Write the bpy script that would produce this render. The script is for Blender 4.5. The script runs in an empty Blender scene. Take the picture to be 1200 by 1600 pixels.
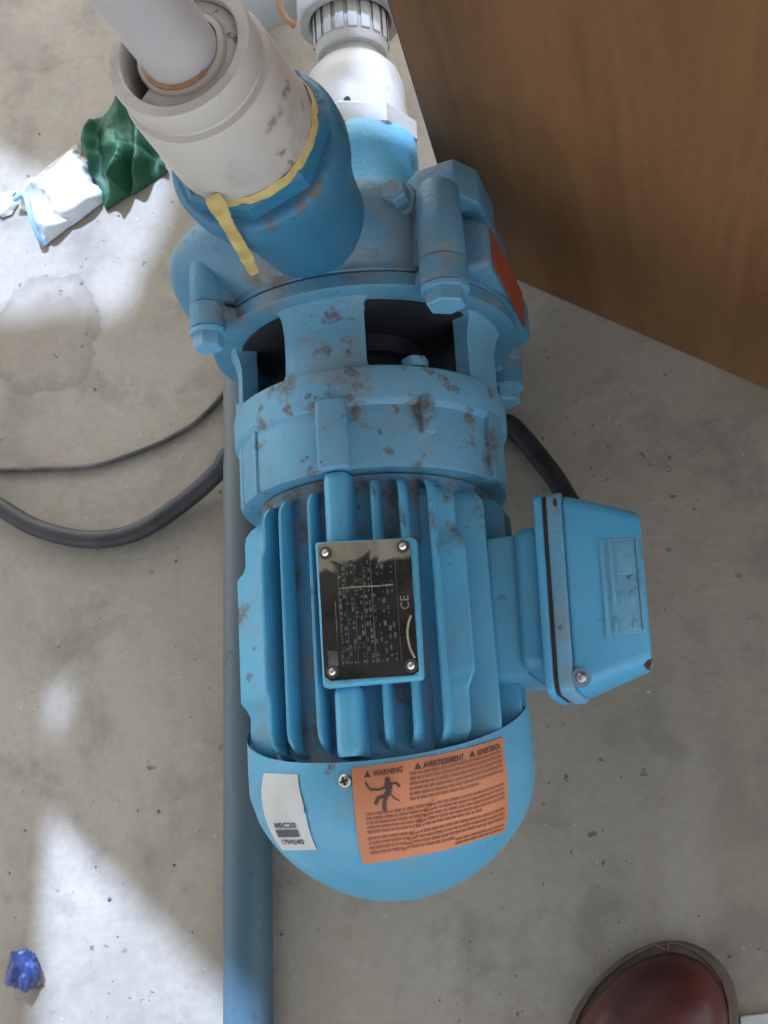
import bpy, bmesh, math, random
from mathutils import Vector, Matrix, noise
R_ = math.radians
rng = random.Random(7)
scene = bpy.context.scene
col = scene.collection

# ------------------------------------------------------------------ camera
CAM = Vector((0.2097, 0.0, 0.840))
ROT = Matrix(((0.95479891, -0.13748169, -0.26354854),      # rows: world axes; columns: image right, image down, forward
              (-0.06062827, -0.95804747, 0.28012365),
              (-0.29100389, -0.25148326, -0.92307795)))
cd = bpy.data.cameras.new('camera')
cam = bpy.data.objects.new('camera', cd)
col.objects.link(cam)
cr, cdn, cf = ROT.col[0], ROT.col[1], ROT.col[2]
cam.matrix_world = Matrix(((cr.x, -cdn.x, -cf.x, CAM.x), (cr.y, -cdn.y, -cf.y, CAM.y),
                           (cr.z, -cdn.z, -cf.z, CAM.z), (0, 0, 0, 1)))
cd.sensor_fit = 'VERTICAL'; cd.sensor_height = 36; cd.lens = 47.25
cd.clip_start = 0.02; cd.clip_end = 200
cd.dof.use_dof = True; cd.dof.focus_distance = 0.68; cd.dof.aperture_fstop = 26
scene.camera = cam

# ------------------------------------------------------------------ world, sun, exposure
SUN_EL, SUN_AZ = R_(48), R_(-2)             # the sun stands over +Y, azimuth towards +X
SUN = Vector((math.sin(SUN_AZ) * math.cos(SUN_EL), math.cos(SUN_AZ) * math.cos(SUN_EL), math.sin(SUN_EL)))
w = bpy.data.worlds.new('World'); scene.world = w; w.use_nodes = True
nt = w.node_tree
bg = nt.nodes['Background']
sky = nt.nodes.new('ShaderNodeTexSky'); sky.sky_type = 'NISHITA'; sky.sun_disc = False
sky.sun_elevation = SUN_EL; sky.sun_rotation = SUN_AZ
sky.air_density = 1.0; sky.dust_density = 3.0; sky.ozone_density = 1.0
hs = nt.nodes.new('ShaderNodeHueSaturation'); hs.inputs['Saturation'].default_value = 0.35
nt.links.new(sky.outputs[0], hs.inputs['Color'])
nt.links.new(hs.outputs[0], bg.inputs[0]); bg.inputs[1].default_value = 0.15
sd = bpy.data.lights.new('sun', 'SUN'); sd.energy = 3.2; sd.angle = R_(0.9); sd.color = (0.50, 0.65, 1.0)
sun = bpy.data.objects.new('sun', sd); col.objects.link(sun)
sun.rotation_euler = SUN.to_track_quat('Z', 'Y').to_euler()
scene.view_settings.view_transform = 'Standard'; scene.view_settings.look = 'None'
scene.view_settings.exposure = 1.75; scene.view_settings.gamma = 1

# ------------------------------------------------------------------ helpers
def ray(px, py):
    return ROT @ Vector(((px - 600) / 2100, (py - 800) / 2100, 1.0))
def at(px, py, z):
    r = ray(px, py)
    return CAM + r * ((z - CAM.z) / r.z)

def on_shaft(px, py, r):
    d = ray(px, py); a = d.x ** 2 + d.z ** 2; oz = CAM.z - 0.123; b = 2 * (CAM.x * d.x + oz * d.z); c = CAM.x ** 2 + oz ** 2 - r * r
    return CAM + d * ((-b - math.sqrt(max(0, b * b - 4 * a * c))) / 2 / a)
def on_disc(x, y, r, dx=0.0, dy=0.3587):
    d = ray(x, y); o = CAM - Vector((dx, dy, 0)); a = d.x ** 2 + d.y ** 2; b = 2 * (o.x * d.x + o.y * d.y); c = o.x ** 2 + o.y ** 2 - r * r
    return CAM + d * ((-b - math.sqrt(max(0, b * b - 4 * a * c))) / 2 / a)
def link(name, me, mat, parent=None, smooth=35, kind=None):
    for p in me.polygons: p.use_smooth = smooth > 0
    if smooth > 0: me.set_sharp_from_angle(angle=R_(smooth))
    o = bpy.data.objects.new(name, me); col.objects.link(o)
    if mat is not None and not me.materials: me.materials.append(mat)
    if parent is not None:
        o.parent = parent
        off = Vector(); p = parent
        while p is not None:
            off += p.location; p = p.parent
        me.transform(Matrix.Translation(-off))
    if kind: o['kind'] = kind
    return o

class MB:
    """collects vertices and faces in world coordinates"""
    def __init__(s): s.v = []; s.f = []
    def add(s, vs, fs):
        n = len(s.v); s.v += [tuple(v) for v in vs]; s.f += [tuple(i + n for i in f) for f in fs]; return s
    def grid(s, rows, closed_u=False, closed_v=False, flip=False):
        nr, nc = len(rows), len(rows[0]); fs = []
        for i in range(nr if closed_u else nr - 1):
            for j in range(nc if closed_v else nc - 1):
                a, b = i * nc + j, i * nc + (j + 1) % nc
                c, d = ((i + 1) % nr) * nc + (j + 1) % nc, ((i + 1) % nr) * nc + j
                fs.append((a, d, c, b) if flip else (a, b, c, d))
        return s.add([p for r in rows for p in r], fs)
    def mesh(s, name, bevel=0, segs=2, weld=True):
        bm = bmesh.new()
        vs = [bm.verts.new(v) for v in s.v]
        for f in s.f:
            try: bm.faces.new([vs[i] for i in f])
            except ValueError: pass
        if weld: bmesh.ops.remove_doubles(bm, verts=bm.verts, dist=1e-6)
        bmesh.ops.recalc_face_normals(bm, faces=bm.faces)
        if bevel:
            es = [e for e in bm.edges if len(e.link_faces) == 2 and e.calc_face_angle(0) > R_(25)]
            bmesh.ops.bevel(bm, geom=es, offset=bevel, segments=segs, affect='EDGES', profile=0.5, clamp_overlap=True)
        me = bpy.data.meshes.new(name); bm.to_mesh(me); bm.free(); return me
    def build(s, name, mat, parent=None, smooth=35, bevel=0, segs=2, kind=None):
        return link(name, s.mesh(name, bevel, segs), mat, parent, smooth, kind)
    def box(s, x0, x1, y0, y1, z0, z1, M=None):
        vs = [Vector((x, y, z)) for z in (z0, z1) for y in (y0, y1) for x in (x0, x1)]
        if M is not None: vs = [M @ v for v in vs]
        return s.add(vs, [(0, 2, 3, 1), (4, 5, 7, 6), (0, 1, 5, 4), (1, 3, 7, 5), (3, 2, 6, 7), (2, 0, 4, 6)])
    def prism(s, poly, z0, z1, M=None):
        n = len(poly); vs = [Vector((x, y, z)) for z in (z0, z1) for x, y in poly]
        if M is not None: vs = [M @ v for v in vs]
        return s.add(vs, [tuple(range(n))[::-1], tuple(range(n, 2 * n))] + [(i, (i + 1) % n, n + (i + 1) % n, n + i) for i in range(n)])
    def lathe(s, prof, frame, seg=96, a0=0, a1=360, rs=None):
        """prof = [(along, radius)]; frame(along, radius, angle) -> point"""
        full = a1 - a0 >= 360
        n = seg if full else seg + 1
        angs = [R_(a0 + (a1 - a0) * k / seg) for k in range(n)]
        rows = [[frame(t, r * (rs(a, t) if rs else 1), a) for a in angs] for t, r in prof]
        return s.grid(rows, closed_v=full)
    def tube(s, pts, r, seg=12, caps=True):
        pts = [Vector(p) for p in pts]; rows = []
        up = Vector((0, 0, 1))
        for i, p in enumerate(pts):
            t = (pts[min(i + 1, len(pts) - 1)] - pts[max(i - 1, 0)]).normalized()
            a = t.cross(up)
            if a.length < 1e-3: a = t.cross(Vector((1, 0, 0)))
            a.normalize(); b = a.cross(t)
            rr = r[i] if isinstance(r, (list, tuple)) else r
            rows.append([p + (a * math.cos(2 * math.pi * k / seg) + b * math.sin(2 * math.pi * k / seg)) * rr for k in range(seg)])
        s.grid(rows, closed_v=True)
        if caps:
            s.add(rows[0], [tuple(range(seg))]); s.add(rows[-1], [tuple(range(seg))])
        return s

ZC = 0.123                                   # height of the shaft above the floor
def fy(t, r, a): return Vector((r * math.sin(a), t, ZC + r * math.cos(a)))          # round the shaft, angle from the top, + to the right
def fyo(cx, cz):
    return lambda t, r, a: Vector((cx + r * math.sin(a), t, cz + r * math.cos(a)))
def fz(cx, cy, lx=0, ly=0, z0=0):
    return lambda t, r, a: Vector((cx + lx * (t - z0) + r * math.sin(a), cy + ly * (t - z0) + r * math.cos(a), t))
def spline(pts, n=10):
    pts = [Vector(p) for p in pts]; P = [2 * pts[0] - pts[1]] + pts + [2 * pts[-1] - pts[-2]]; out = []
    for i in range(1, len(P) - 2):
        for k in range(n):
            t = k / n; a, b, c, d = P[i - 1], P[i], P[i + 1], P[i + 2]
            out.append(0.5 * ((2 * b) + (c - a) * t + (2 * a - 5 * b + 4 * c - d) * t * t + (3 * b - a - 3 * c + d) * t ** 3))
    out.append(pts[-1]); return out
def empty(name, loc, label, cat, group=None):
    o = bpy.data.objects.new(name, None); col.objects.link(o); o.location = loc; o.empty_display_size = 0.02
    o['label'] = label; o['category'] = cat
    if group: o['group'] = group
    return o
def tag(o, label, cat, group=None):
    o['label'] = label; o['category'] = cat
    if group: o['group'] = group
    return o

# ------------------------------------------------------------------ materials
class NT:
    def __init__(s, name):
        s.m = bpy.data.materials.new(name); s.m.use_nodes = True; s.t = s.m.node_tree
        s.b = s.t.nodes['Principled BSDF']; s.tc = s.t.nodes.new('ShaderNodeTexCoord')
    def val(s, x, sock):
        if hasattr(x, 'node'): s.t.links.new(x, sock)
        elif isinstance(x, (tuple, list)): sock.default_value = (*x, 1) if len(x) == 3 and sock.type == 'RGBA' else x
        else: sock.default_value = x
    def noise(s, scale, detail=4, rough=0.55, dist=0, stretch=None, loc=(0, 0, 0)):
        n = s.t.nodes.new('ShaderNodeTexNoise'); mp = s.t.nodes.new('ShaderNodeMapping')
        s.t.links.new(s.tc.outputs['Object'], mp.inputs[0]); mp.inputs['Location'].default_value = loc
        if stretch: mp.inputs['Scale'].default_value = stretch
        s.t.links.new(mp.outputs[0], n.inputs['Vector'])
        n.inputs['Scale'].default_value = scale; n.inputs['Detail'].default_value = detail
        n.inputs['Roughness'].default_value = rough; n.inputs['Distortion'].default_value = dist
        return n.outputs['Fac']
    def vor(s, scale, loc=(0, 0, 0)):
        n = s.t.nodes.new('ShaderNodeTexVoronoi'); mp = s.t.nodes.new('ShaderNodeMapping')
        s.t.links.new(s.tc.outputs['Object'], mp.inputs[0]); mp.inputs['Location'].default_value = loc
        s.t.links.new(mp.outputs[0], n.inputs['Vector']); n.inputs['Scale'].default_value = scale
        return n.outputs['Distance']
    def ramp(s, x, lo, hi, a=0.0, b=1.0):
        n = s.t.nodes.new('ShaderNodeMapRange'); n.interpolation_type = 'SMOOTHSTEP'
        s.val(x, n.inputs[0]); n.inputs[1].default_value = lo; n.inputs[2].default_value = hi
        n.inputs[3].default_value = a; n.inputs[4].default_value = b; return n.outputs[0]
    def math(s, op, a, b=0.0):
        n = s.t.nodes.new('ShaderNodeMath'); n.operation = op; s.val(a, n.inputs[0]); s.val(b, n.inputs[1]); return n.outputs[0]
    def mix(s, f, a, b):
        n = s.t.nodes.new('ShaderNodeMix'); n.data_type = 'RGBA'
        s.val(f, n.inputs[0]); s.val(a, n.inputs[6]); s.val(b, n.inputs[7]); return n.outputs[2]
    def geo(s, comp):           # component of the surface normal / position
        g = s.t.nodes.new('ShaderNodeNewGeometry'); x = s.t.nodes.new('ShaderNodeSeparateXYZ')
        what, c = comp.split('.')
        s.t.links.new(g.outputs[what], x.inputs[0]); return x.outputs[c]
    def bump(s, h, dist=0.001, strength=0.5):
        n = s.t.nodes.new('ShaderNodeBump'); s.val(h, n.inputs['Height']); n.inputs['Distance'].default_value = dist
        n.inputs['Strength'].default_value = strength; s.t.links.new(n.outputs[0], s.b.inputs['Normal'])
    def spots(s, base, pts, off, color, strength=0.8, nscale=60, wob=0.012):
        nz = s.math('MULTIPLY', s.math('SUBTRACT', s.noise(nscale, 6, 0.65), 0.5), wob * 2)
        tot = None
        for p, r in pts:
            v = s.t.nodes.new('ShaderNodeVectorMath'); v.operation = 'DISTANCE'
            s.t.links.new(s.tc.outputs['Object'], v.inputs[0]); v.inputs[1].default_value = tuple(Vector(p) - Vector(off))
            m = s.ramp(s.math('ADD', v.outputs['Value'], nz), r * 0.15, r * 1.15, 1, 0)
            tot = m if tot is None else s.math('MAXIMUM', tot, m)
        tot = s.math('MULTIPLY', tot, s.ramp(s.noise(nscale * 3, 4, 0.6), 0.30, 0.62, 0.25, 1.0))
        return s.mix(s.math('MULTIPLY', tot, strength), base, color)
    def done(s, color, rough=0.5, metal=0.0, spec=0.5, coat=0.0):
        s.val(color, s.b.inputs['Base Color']); s.val(rough, s.b.inputs['Roughness']); s.val(metal, s.b.inputs['Metallic'])
        s.b.inputs['Specular IOR Level'].default_value = spec; s.b.inputs['Coat Weight'].default_value = coat
        return s.m

PB = Vector((0, 0.25, 0))
DUST = (0.25, 0.235, 0.205); DIRT = (0.085, 0.072, 0.058); RUST = (0.12, 0.07, 0.045)
def paint(name, c, dust=0.35, dirt=0.5, rough=0.36, loc=(0, 0, 0), dustlo=0.5, brown=0.0, stains=(), dusty=(), grain=0.0006):
    n = NT(name)
    v = n.noise(9, 3, loc=loc)
    base = n.mix(n.ramp(v, 0.3, 0.7), tuple(x * 0.88 for x in c), tuple(min(1, x * 1.1) for x in c))
    up = n.ramp(n.geo('Normal.Z'), -0.1, 0.8, 0.25, 1.0)
    dm = n.math('MULTIPLY', n.ramp(n.noise(22, 8, 0.65, loc=loc), dustlo, dustlo + 0.2), up)
    dm = n.math('MULTIPLY', dm, dust)
    film = n.math('MULTIPLY', n.ramp(n.noise(5, 4, loc=loc), 0.35, 0.75), n.math('MULTIPLY', up, dust * 0.45))
    base = n.mix(film, base, DUST)
    base = n.mix(dm, base, DUST)
    if dusty: base = n.spots(base, dusty, PB, (0.22, 0.205, 0.175), 0.62, 45, 0.03)
    if stains: base = n.spots(base, stains, PB, (0.135, 0.105, 0.075), 0.95, 110, 0.014)
    sp = n.math('MULTIPLY', n.ramp(n.noise(95, 5, 0.6, loc=loc), 0.63, 0.68), n.ramp(n.noise(14, 2, loc=loc), 0.42, 0.6))
    base = n.mix(n.math('MULTIPLY', sp, dirt), base, DIRT)
    blob = n.ramp(n.noise(34, 6, 0.7, 0.4, loc=(loc[0] + 3, loc[1], loc[2])), 0.63, 0.70)
    base = n.mix(n.math('MULTIPLY', blob, dirt * 0.7 + brown), base, (0.13, 0.105, 0.08))
    rr = n.math('ADD', n.math('MULTIPLY', dm, 0.4), rough)
    n.bump(n.math('ADD', n.noise(330, 3), n.math('MULTIPLY', n.noise(70, 3), 1.2)), grain, 0.45)
    return n.done(base, rr, spec=0.45)

BLUE = (0.11, 0.44, 0.66)
M = {}
st_drum = [(on_shaft(x, y, 0.079), r) for x, y, r in ((655, 640, .010), (662, 655, .007), (555, 640, .007), (548, 628, .005), (445, 605, .010), (425, 612, .006), (486, 640, .006), (405, 665, .006), (400, 690, .006), (520, 600, .007), (560, 605, .006),
           (505, 548, .0055), (543, 545, .004), (530, 525, .005), (545, 500, .005), (520, 492, .004), (738, 650, .006), (768, 690, .010), (766, 720, .008), (486, 745, .005), (650, 727, .005))]
st_vol = [(on_shaft(x, y, 0.096), r) for x, y, r in ((670, 405, .009), (665, 385, .006), (555, 418, .008), (590, 400, .006), (352, 478, .010), (360, 495, .008), (345, 455, .007), (430, 432, .010), (395, 440, .008), (560, 430, .005))]
du_vol = [(on_shaft(x, y, 0.098), r) for x, y, r in ((600, 330, .020), (640, 380, .022), (560, 400, .018), (410, 440, .022), (480, 440, .014), (355, 480, .014), (660, 330, .014), (600, 300, .012))]
_r = random.Random(3)
for _k in range(30):
    st_drum.append((on_shaft(_r.uniform(395, 770), _r.uniform(500, 725), 0.079), _r.uniform(.0012, .0034)))
st_fin = [(on_shaft(x, y, 0.078), r) for x, y, r in ((700, 775, .009), (690, 815, .009), (730, 765, .008), (715, 835, .007), (745, 800, .008), (640, 810, .008), (650, 830, .005), (585, 765, .006), (780, 770, .008), (695, 850, .005), (728, 945, .0035),
          (430, 860, .004), (480, 930, .003), (385, 900, .008), (378, 960, .007), (390, 985, .004), (525, 775, .003), (400, 770, .006), (780, 860, .006), (790, 960, .005))]
M['cast'] = paint('dusty_cast_blue_paint', (0.135, 0.385, 0.56), 0.5, 0.9, 0.45, grain=0.0012, loc=(1, 2, 0), dustlo=0.5, stains=st_drum)
M['blue'] = paint('blue_paint', BLUE, 0.5, 0.6, stains=st_fin)
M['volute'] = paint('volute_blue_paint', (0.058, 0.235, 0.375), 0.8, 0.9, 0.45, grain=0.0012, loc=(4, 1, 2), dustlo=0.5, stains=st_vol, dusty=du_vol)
st_boss = [(on_disc(x, y, 0.0445), r) for x, y, r in ((476, 322, .005), (490, 303, .006), (500, 285, .005), (512, 200, .008), (508, 165, .007), (515, 240, .006), (425, 352, .005), (330, 322, .006))]
M['boss'] = paint('shaded_blue_paint', (0.030, 0.165, 0.285), 0.22, 0.5, 0.42, stains=st_boss, grain=0.001, loc=(2, 7, 1), dustlo=0.6)  # deeper blue puts the shade below the coupling into the paint
st_core = [(on_shaft(x, y, 0.065), r) for x, y, r in ((505, 760, .010), (460, 770, .010), (470, 840, .009), (420, 800, .010), (460, 900, .009), (440, 960, .008), (455, 1040, .009), (430, 1080, .007), (510, 1110, .009), (505, 1150, .008), (470, 1140, .008),
           (555, 760, .009), (600, 770, .011), (605, 830, .011), (570, 825, .008), (660, 770, .013), (670, 830, .012), (750, 760, .013), (760, 800, .012), (700, 740, .012), (560, 1085, .007), (620, 1080, .007), (770, 850, .010), (775, 960, .008), (765, 1080, .008))]
M['core'] = paint('grimy_blue_paint', (0.080, 0.29, 0.46), 0.8, 0.9, 0.6, loc=(7, 3, 2), dustlo=0.42, brown=0.15, stains=st_core)
M['cover'] = paint('sheet_blue_paint', (0.11, 0.405, 0.61), 0.35, 0.45, 0.36, loc=(9, 3, 5), dustlo=0.54, stains=[(on_shaft(x, y, 0.078), r) for x, y, r in ((740, 1345, .0022), (680, 1362, .002), (715, 1375, .003), (520, 1200, .003), (640, 1360, .002), (480, 1300, .0016))])
M['boxblue'] = paint('box_blue_paint', (0.070, 0.41, 0.68), 0.34, 0.4, 0.38, loc=(5, 8, 3), dustlo=0.55)
def simple(name, c, rough=0.5, metal=0, var=0.15, scale=40, bump=0.0, spec=0.5, coat=0):
    n = NT(name); k = n.ramp(n.noise(scale, 5), 0.3, 0.7)
    if bump: n.bump(n.noise(scale * 4, 4), bump, 0.5)
    return n.done(n.mix(k, tuple(x * (1 - var) for x in c), tuple(min(1, x * (1 + var)) for x in c)), rough, metal, spec, coat)
M['dark'] = simple('dark_metal_and_shade', (0.02, 0.022, 0.026), 0.7)  # near black, also puts the shade inside openings into colour
M['steel'] = simple('screw_steel', (0.45, 0.44, 0.42), 0.35, 0.9)
M['rivet'] = simple('bright_rivet', (0.8, 0.8, 0.78), 0.3, 0.9)
M['gasket'] = simple('brown_gasket', (0.045, 0.03, 0.022), 0.8)
M['rubber'] = simple('black_rubber', (0.035, 0.036, 0.038), 0.55, var=0.3, scale=60, bump=0.0005)
M['thinwire'] = simple('grey_wire', (0.10, 0.095, 0.088), 0.7, var=0.4, scale=50)
M['tape'] = simple('yellow_tape', (0.55, 0.42, 0.15), 0.6, var=0.2, scale=60, bump=0.001)
M['rustred'] = simple('rust_primer', (0.10, 0.03, 0.022), 0.8)
M['ink'] = simple('black_print', (0.085, 0.05, 0.042), 0.6)
M['markgrey'] = simple('grey_mark', (0.30, 0.29, 0.27), 0.5)
M['washer'] = simple('dull_washer', (0.10, 0.095, 0.085), 0.45, 0.4)
M['faintink'] = simple('brown_print', (0.33, 0.115, 0.06), 0.6)
M['greyink'] = simple('grey_print', (0.09, 0.09, 0.10), 0.6)
M['plateprint'] = simple('nameplate_print', (0.13, 0.13, 0.125), 0.45, 0.3, var=0.5, scale=160)
M['sheetwhite'] = simple('sticker_white', (0.62, 0.63, 0.60), 0.5, var=0.06)
M['orange'] = simple('orange_label', (0.60, 0.225, 0.105), 0.5, var=0.14, scale=22)
M['orangered'] = simple('faded_red_label', (0.35, 0.07, 0.03), 0.55)

def pvc(name, c, stain=0.35, loc=(0, 0, 0), smudge=()):
    n = NT(name)
    b = n.mix(n.ramp(n.noise(12, 4, loc=loc), 0.35, 0.7), c, tuple(x * 0.86 for x in c))
    g = n.math('MULTIPLY', n.ramp(n.noise(26, 7, 0.68, 0.3, loc=loc), 0.52, 0.72), stain)
    b = n.mix(g, b, (0.25, 0.20, 0.15))
    s2 = n.math('MULTIPLY', n.ramp(n.noise(70, 4, 0.6, loc=(loc[0] + 5, 0, 0), stretch=(1, 1, 0.45)), 0.66, 0.7), stain * 1.3)
    b = n.mix(s2, b, (0.10, 0.09, 0.08))
    if smudge: b = n.spots(b, smudge, (0, 0.3587, 0.30), (0.10, 0.10, 0.105), 0.75, 110, 0.006)
    n.bump(n.noise(120, 4), 0.0005, 0.3)
    return n.done(b, 0.42, spec=0.45)
M['pvc'] = pvc('aged_pvc', (0.60, 0.56, 0.51), 0.6, smudge=[(on_disc(x, y, 0.036), r) for x, y, r in ((442, 150, .004), (436, 172, .0045), (424, 188, .004), (418, 205, .003), (448, 135, .003), (452, 222, .0025), (440, 236, .0025), (470, 165, .003))])
M['pvcpipe'] = pvc('pale_pvc_pipe', (0.52, 0.50, 0.50), 0.12, (3, 3, 0))
M['pvcwhite'] = pvc('white_pvc', (0.50, 0.495, 0.47), 0.25, (8, 1, 4))
M['cement'] = simple('pipe_cement', (0.42, 0.35, 0.27), 0.7, var=0.25, scale=90, bump=0.001)
M['amber'] = simple('amber_cement', (0.36, 0.20, 0.10), 0.6, var=0.3, scale=80)

def plate_mat():
    n = NT('nameplate_metal')
    k = n.ramp(n.noise(40, 5, 0.6), 0.35, 0.7)
    c = n.mix(k, (0.028, 0.027, 0.026), (0.075, 0.07, 0.062))
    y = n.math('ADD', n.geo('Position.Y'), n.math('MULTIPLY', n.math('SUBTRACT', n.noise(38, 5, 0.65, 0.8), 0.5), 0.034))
    film = n.ramp(y, 0.1660, 0.1695)  # beige film tint that also paints the plate's reflected glare into its colour
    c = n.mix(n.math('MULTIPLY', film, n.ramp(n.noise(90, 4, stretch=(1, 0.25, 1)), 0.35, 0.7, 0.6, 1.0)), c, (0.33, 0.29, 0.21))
    n.bump(n.noise(35, 2), 0.0025, 0.6)
    return n.done(c, n.ramp(n.noise(60, 4), 0.3, 0.7, 0.10, 0.26), n.math('MULTIPLY', n.math('SUBTRACT', 1.0, film), 0.6), 0.6)
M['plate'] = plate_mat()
M['film'] = simple('plate_glint_film', (0.42, 0.37, 0.28), 0.25, var=0.3, scale=200)  # pale colour for glints painted along the plate's film

def floor_mat():
    n = NT('concrete')
    big = n.noise(3.2, 6, 0.55, 0.3); mid = n.noise(17, 8, 0.65, 0.2); fine = n.noise(160, 5, 0.6)
    c = n.mix(n.ramp(big, 0.3, 0.72), (0.345, 0.302, 0.234), (0.452, 0.410, 0.336))
    c = n.mix(n.math('MULTIPLY', n.ramp(mid, 0.48, 0.70), 0.65), c, (0.23, 0.205, 0.17))
    c = n.mix(n.math('MULTIPLY', n.ramp(mid, 0.28, 0.42, 1, 0), 0.35), c, (0.46, 0.45, 0.42))
    c = n.mix(n.ramp(fine, 0.3, 0.7, 0, 0.16), c, (0.18, 0.165, 0.145))
    sm = n.noise(6.5, 5, 0.6, 0.5, loc=(4, 4, 0))
    c = n.mix(n.ramp(sm, 0.50, 0.66, 0, 0.30), c, (0.20, 0.175, 0.14))
    st = n.noise(7, 3, 0.5, 0.6, stretch=(1.6, 0.35, 1))                       # trowel streaks
    c = n.mix(n.ramp(st, 0.55, 0.75, 0, 0.22), c, (0.50, 0.46, 0.40))
    # dark pits and chips, in patches
    pit = n.math('MULTIPLY', n.ramp(n.noise(95, 4, 0.62), 0.645, 0.685), n.ramp(n.noise(9, 3, loc=(2, 0, 0)), 0.48, 0.62))
    c = n.mix(n.math('MULTIPLY', pit, 0.75), c, (0.07, 0.06, 0.05))
    gr = n.ramp(n.noise(210, 2, 0.5, loc=(5, 5, 0)), 0.735, 0.76)
    c = n.mix(n.math('MULTIPLY', gr, 0.7), c, (0.62, 0.60, 0.57))
    gd = n.ramp(n.noise(190, 2, 0.5, loc=(9, 5, 0)), 0.735, 0.76)
    c = n.mix(n.math('MULTIPLY', gd, 0.7), c, (0.06, 0.055, 0.05))
    # the old water stain left of the pump: a soft patch with a darker rim
    sx = n.t.nodes.new('ShaderNodeVectorMath'); sx.operation = 'DISTANCE'
    n.t.links.new(n.tc.outputs['Object'], sx.inputs[0]); sx.inputs[1].default_value = STAIN
    d = n.math('ADD', sx.outputs['Value'], n.math('MULTIPLY', n.math('SUBTRACT', n.noise(22, 6, 0.6), 0.5), 0.06))
    inside = n.ramp(d, 0.048, 0.051, 1, 0)
    rim = n.math('MULTIPLY', inside, n.ramp(d, 0.036, 0.049))
    c = n.mix(n.math('MULTIPLY', inside, 0.15), c, (0.20, 0.18, 0.15))
    c = n.mix(n.math('MULTIPLY', rim, 0.30), c, (0.13, 0.12, 0.10))
    n.bump(n.math('ADD', n.math('MULTIPLY', mid, 2.0), n.math('SUBTRACT', n.math('MULTIPLY', fine, 0.5), pit)), 0.0012, 0.55)
    return n.done(c, n.ramp(mid, 0.3, 0.7, 0.62, 0.85), spec=0.35)
STAIN = tuple(at(70, 520, 0))
M['floor'] = floor_mat()

def wood_mat():
    n = NT('brown_laminate')
    g = n.noise(16, 6, 0.6, 0.8, stretch=(1, 1, 0.06)); f = n.noise(90, 4, 0.6, 0.4, stretch=(1, 1, 0.05))
    c = n.mix(n.ramp(g, 0.3, 0.7), (0.165, 0.078, 0.031), (0.240, 0.120, 0.049))
    c = n.mix(n.ramp(f, 0.45, 0.7, 0, 0.22), c, (0.13, 0.066, 0.032))
    c = n.mix(n.ramp(n.noise(240, 3), 0.5, 0.75, 0, 0.2), c, (0.27, 0.17, 0.10))
    n.bump(n.noise(200, 3, stretch=(1, 1, 0.2)), 0.0004, 0.3)
    return n.done(c, 0.6, spec=0.2)
M['wood'] = wood_mat()
M['edge'] = simple('dark_edge_band', (0.11, 0.045, 0.05), 0.5)

def pipe_mat():
    n = NT('weathered_blue_grey_pipe')
    y = n.geo('Position.Y')
    base = n.mix(n.ramp(y, 0.02, 0.30), (0.052, 0.115, 0.155), (0.115, 0.140, 0.142))
    base = n.mix(n.ramp(n.noise(30, 5, 0.6, stretch=(1, 0.15, 1)), 0.4, 0.75, 0, 0.45), base, (0.17, 0.18, 0.17))
    base = n.mix(n.ramp(n.noise(120, 4), 0.62, 0.7, 0, 0.5), base, (0.06, 0.06, 0.06))
    return n.done(base, 0.5)
M['floorpipe'] = pipe_mat()

def leather():
    n = NT('oxblood_leather')
    c = n.mix(n.ramp(n.noise(20, 5), 0.3, 0.7), (0.058, 0.015, 0.012), (0.110, 0.031, 0.023))
    c = n.mix(n.ramp(n.noise(45, 6, 0.7), 0.55, 0.8, 0, 0.3), c, (0.15, 0.07, 0.05))
    n.bump(n.noise(180, 4), 0.0008, 0.35)
    return n.done(c, 0.36, spec=0.45)
M['leather'] = leather()
M['sole'] = simple('brown_sole', (0.11, 0.088, 0.066), 0.75, var=0.25, scale=60, bump=0.0008)
M['welt'] = simple('pale_welt_stitch', (0.15, 0.09, 0.06), 0.7)
M['green'] = simple('green_film', (0.008, 0.072, 0.030), 0.6, var=0.3, scale=25, bump=0.0006)
M['white_film'] = simple('white_film', (0.66, 0.68, 0.70), 0.45, var=0.05, scale=25, bump=0.0006)
M['blue_trim'] = simple('pale_blue_trim', (0.25, 0.48, 0.66), 0.45)
M['kraft'] = simple('beige_paper', (0.50, 0.44, 0.34), 0.7)
M['wrapper'] = simple('blue_wrapper', (0.045, 0.075, 0.24), 0.28, var=0.5, scale=90)
M['shade_sheet'] = simple('grey_shade_sheet', (0.33, 0.32, 0.30), 0.8, scale=5)

# ------------------------------------------------------------------ setting: floor, added unseen shade sheet with holes for the sun patches
def flat(x0, x1, y0, y1, z, n=1):
    m = MB(); m.add([(x0, y0, z), (x1, y0, z), (x1, y1, z), (x0, y1, z)], [(0, 1, 2, 3)]); return m
flat(-6, 6, -6, 6, 0).build('floor', M['floor'], smooth=0, kind='structure')

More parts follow.
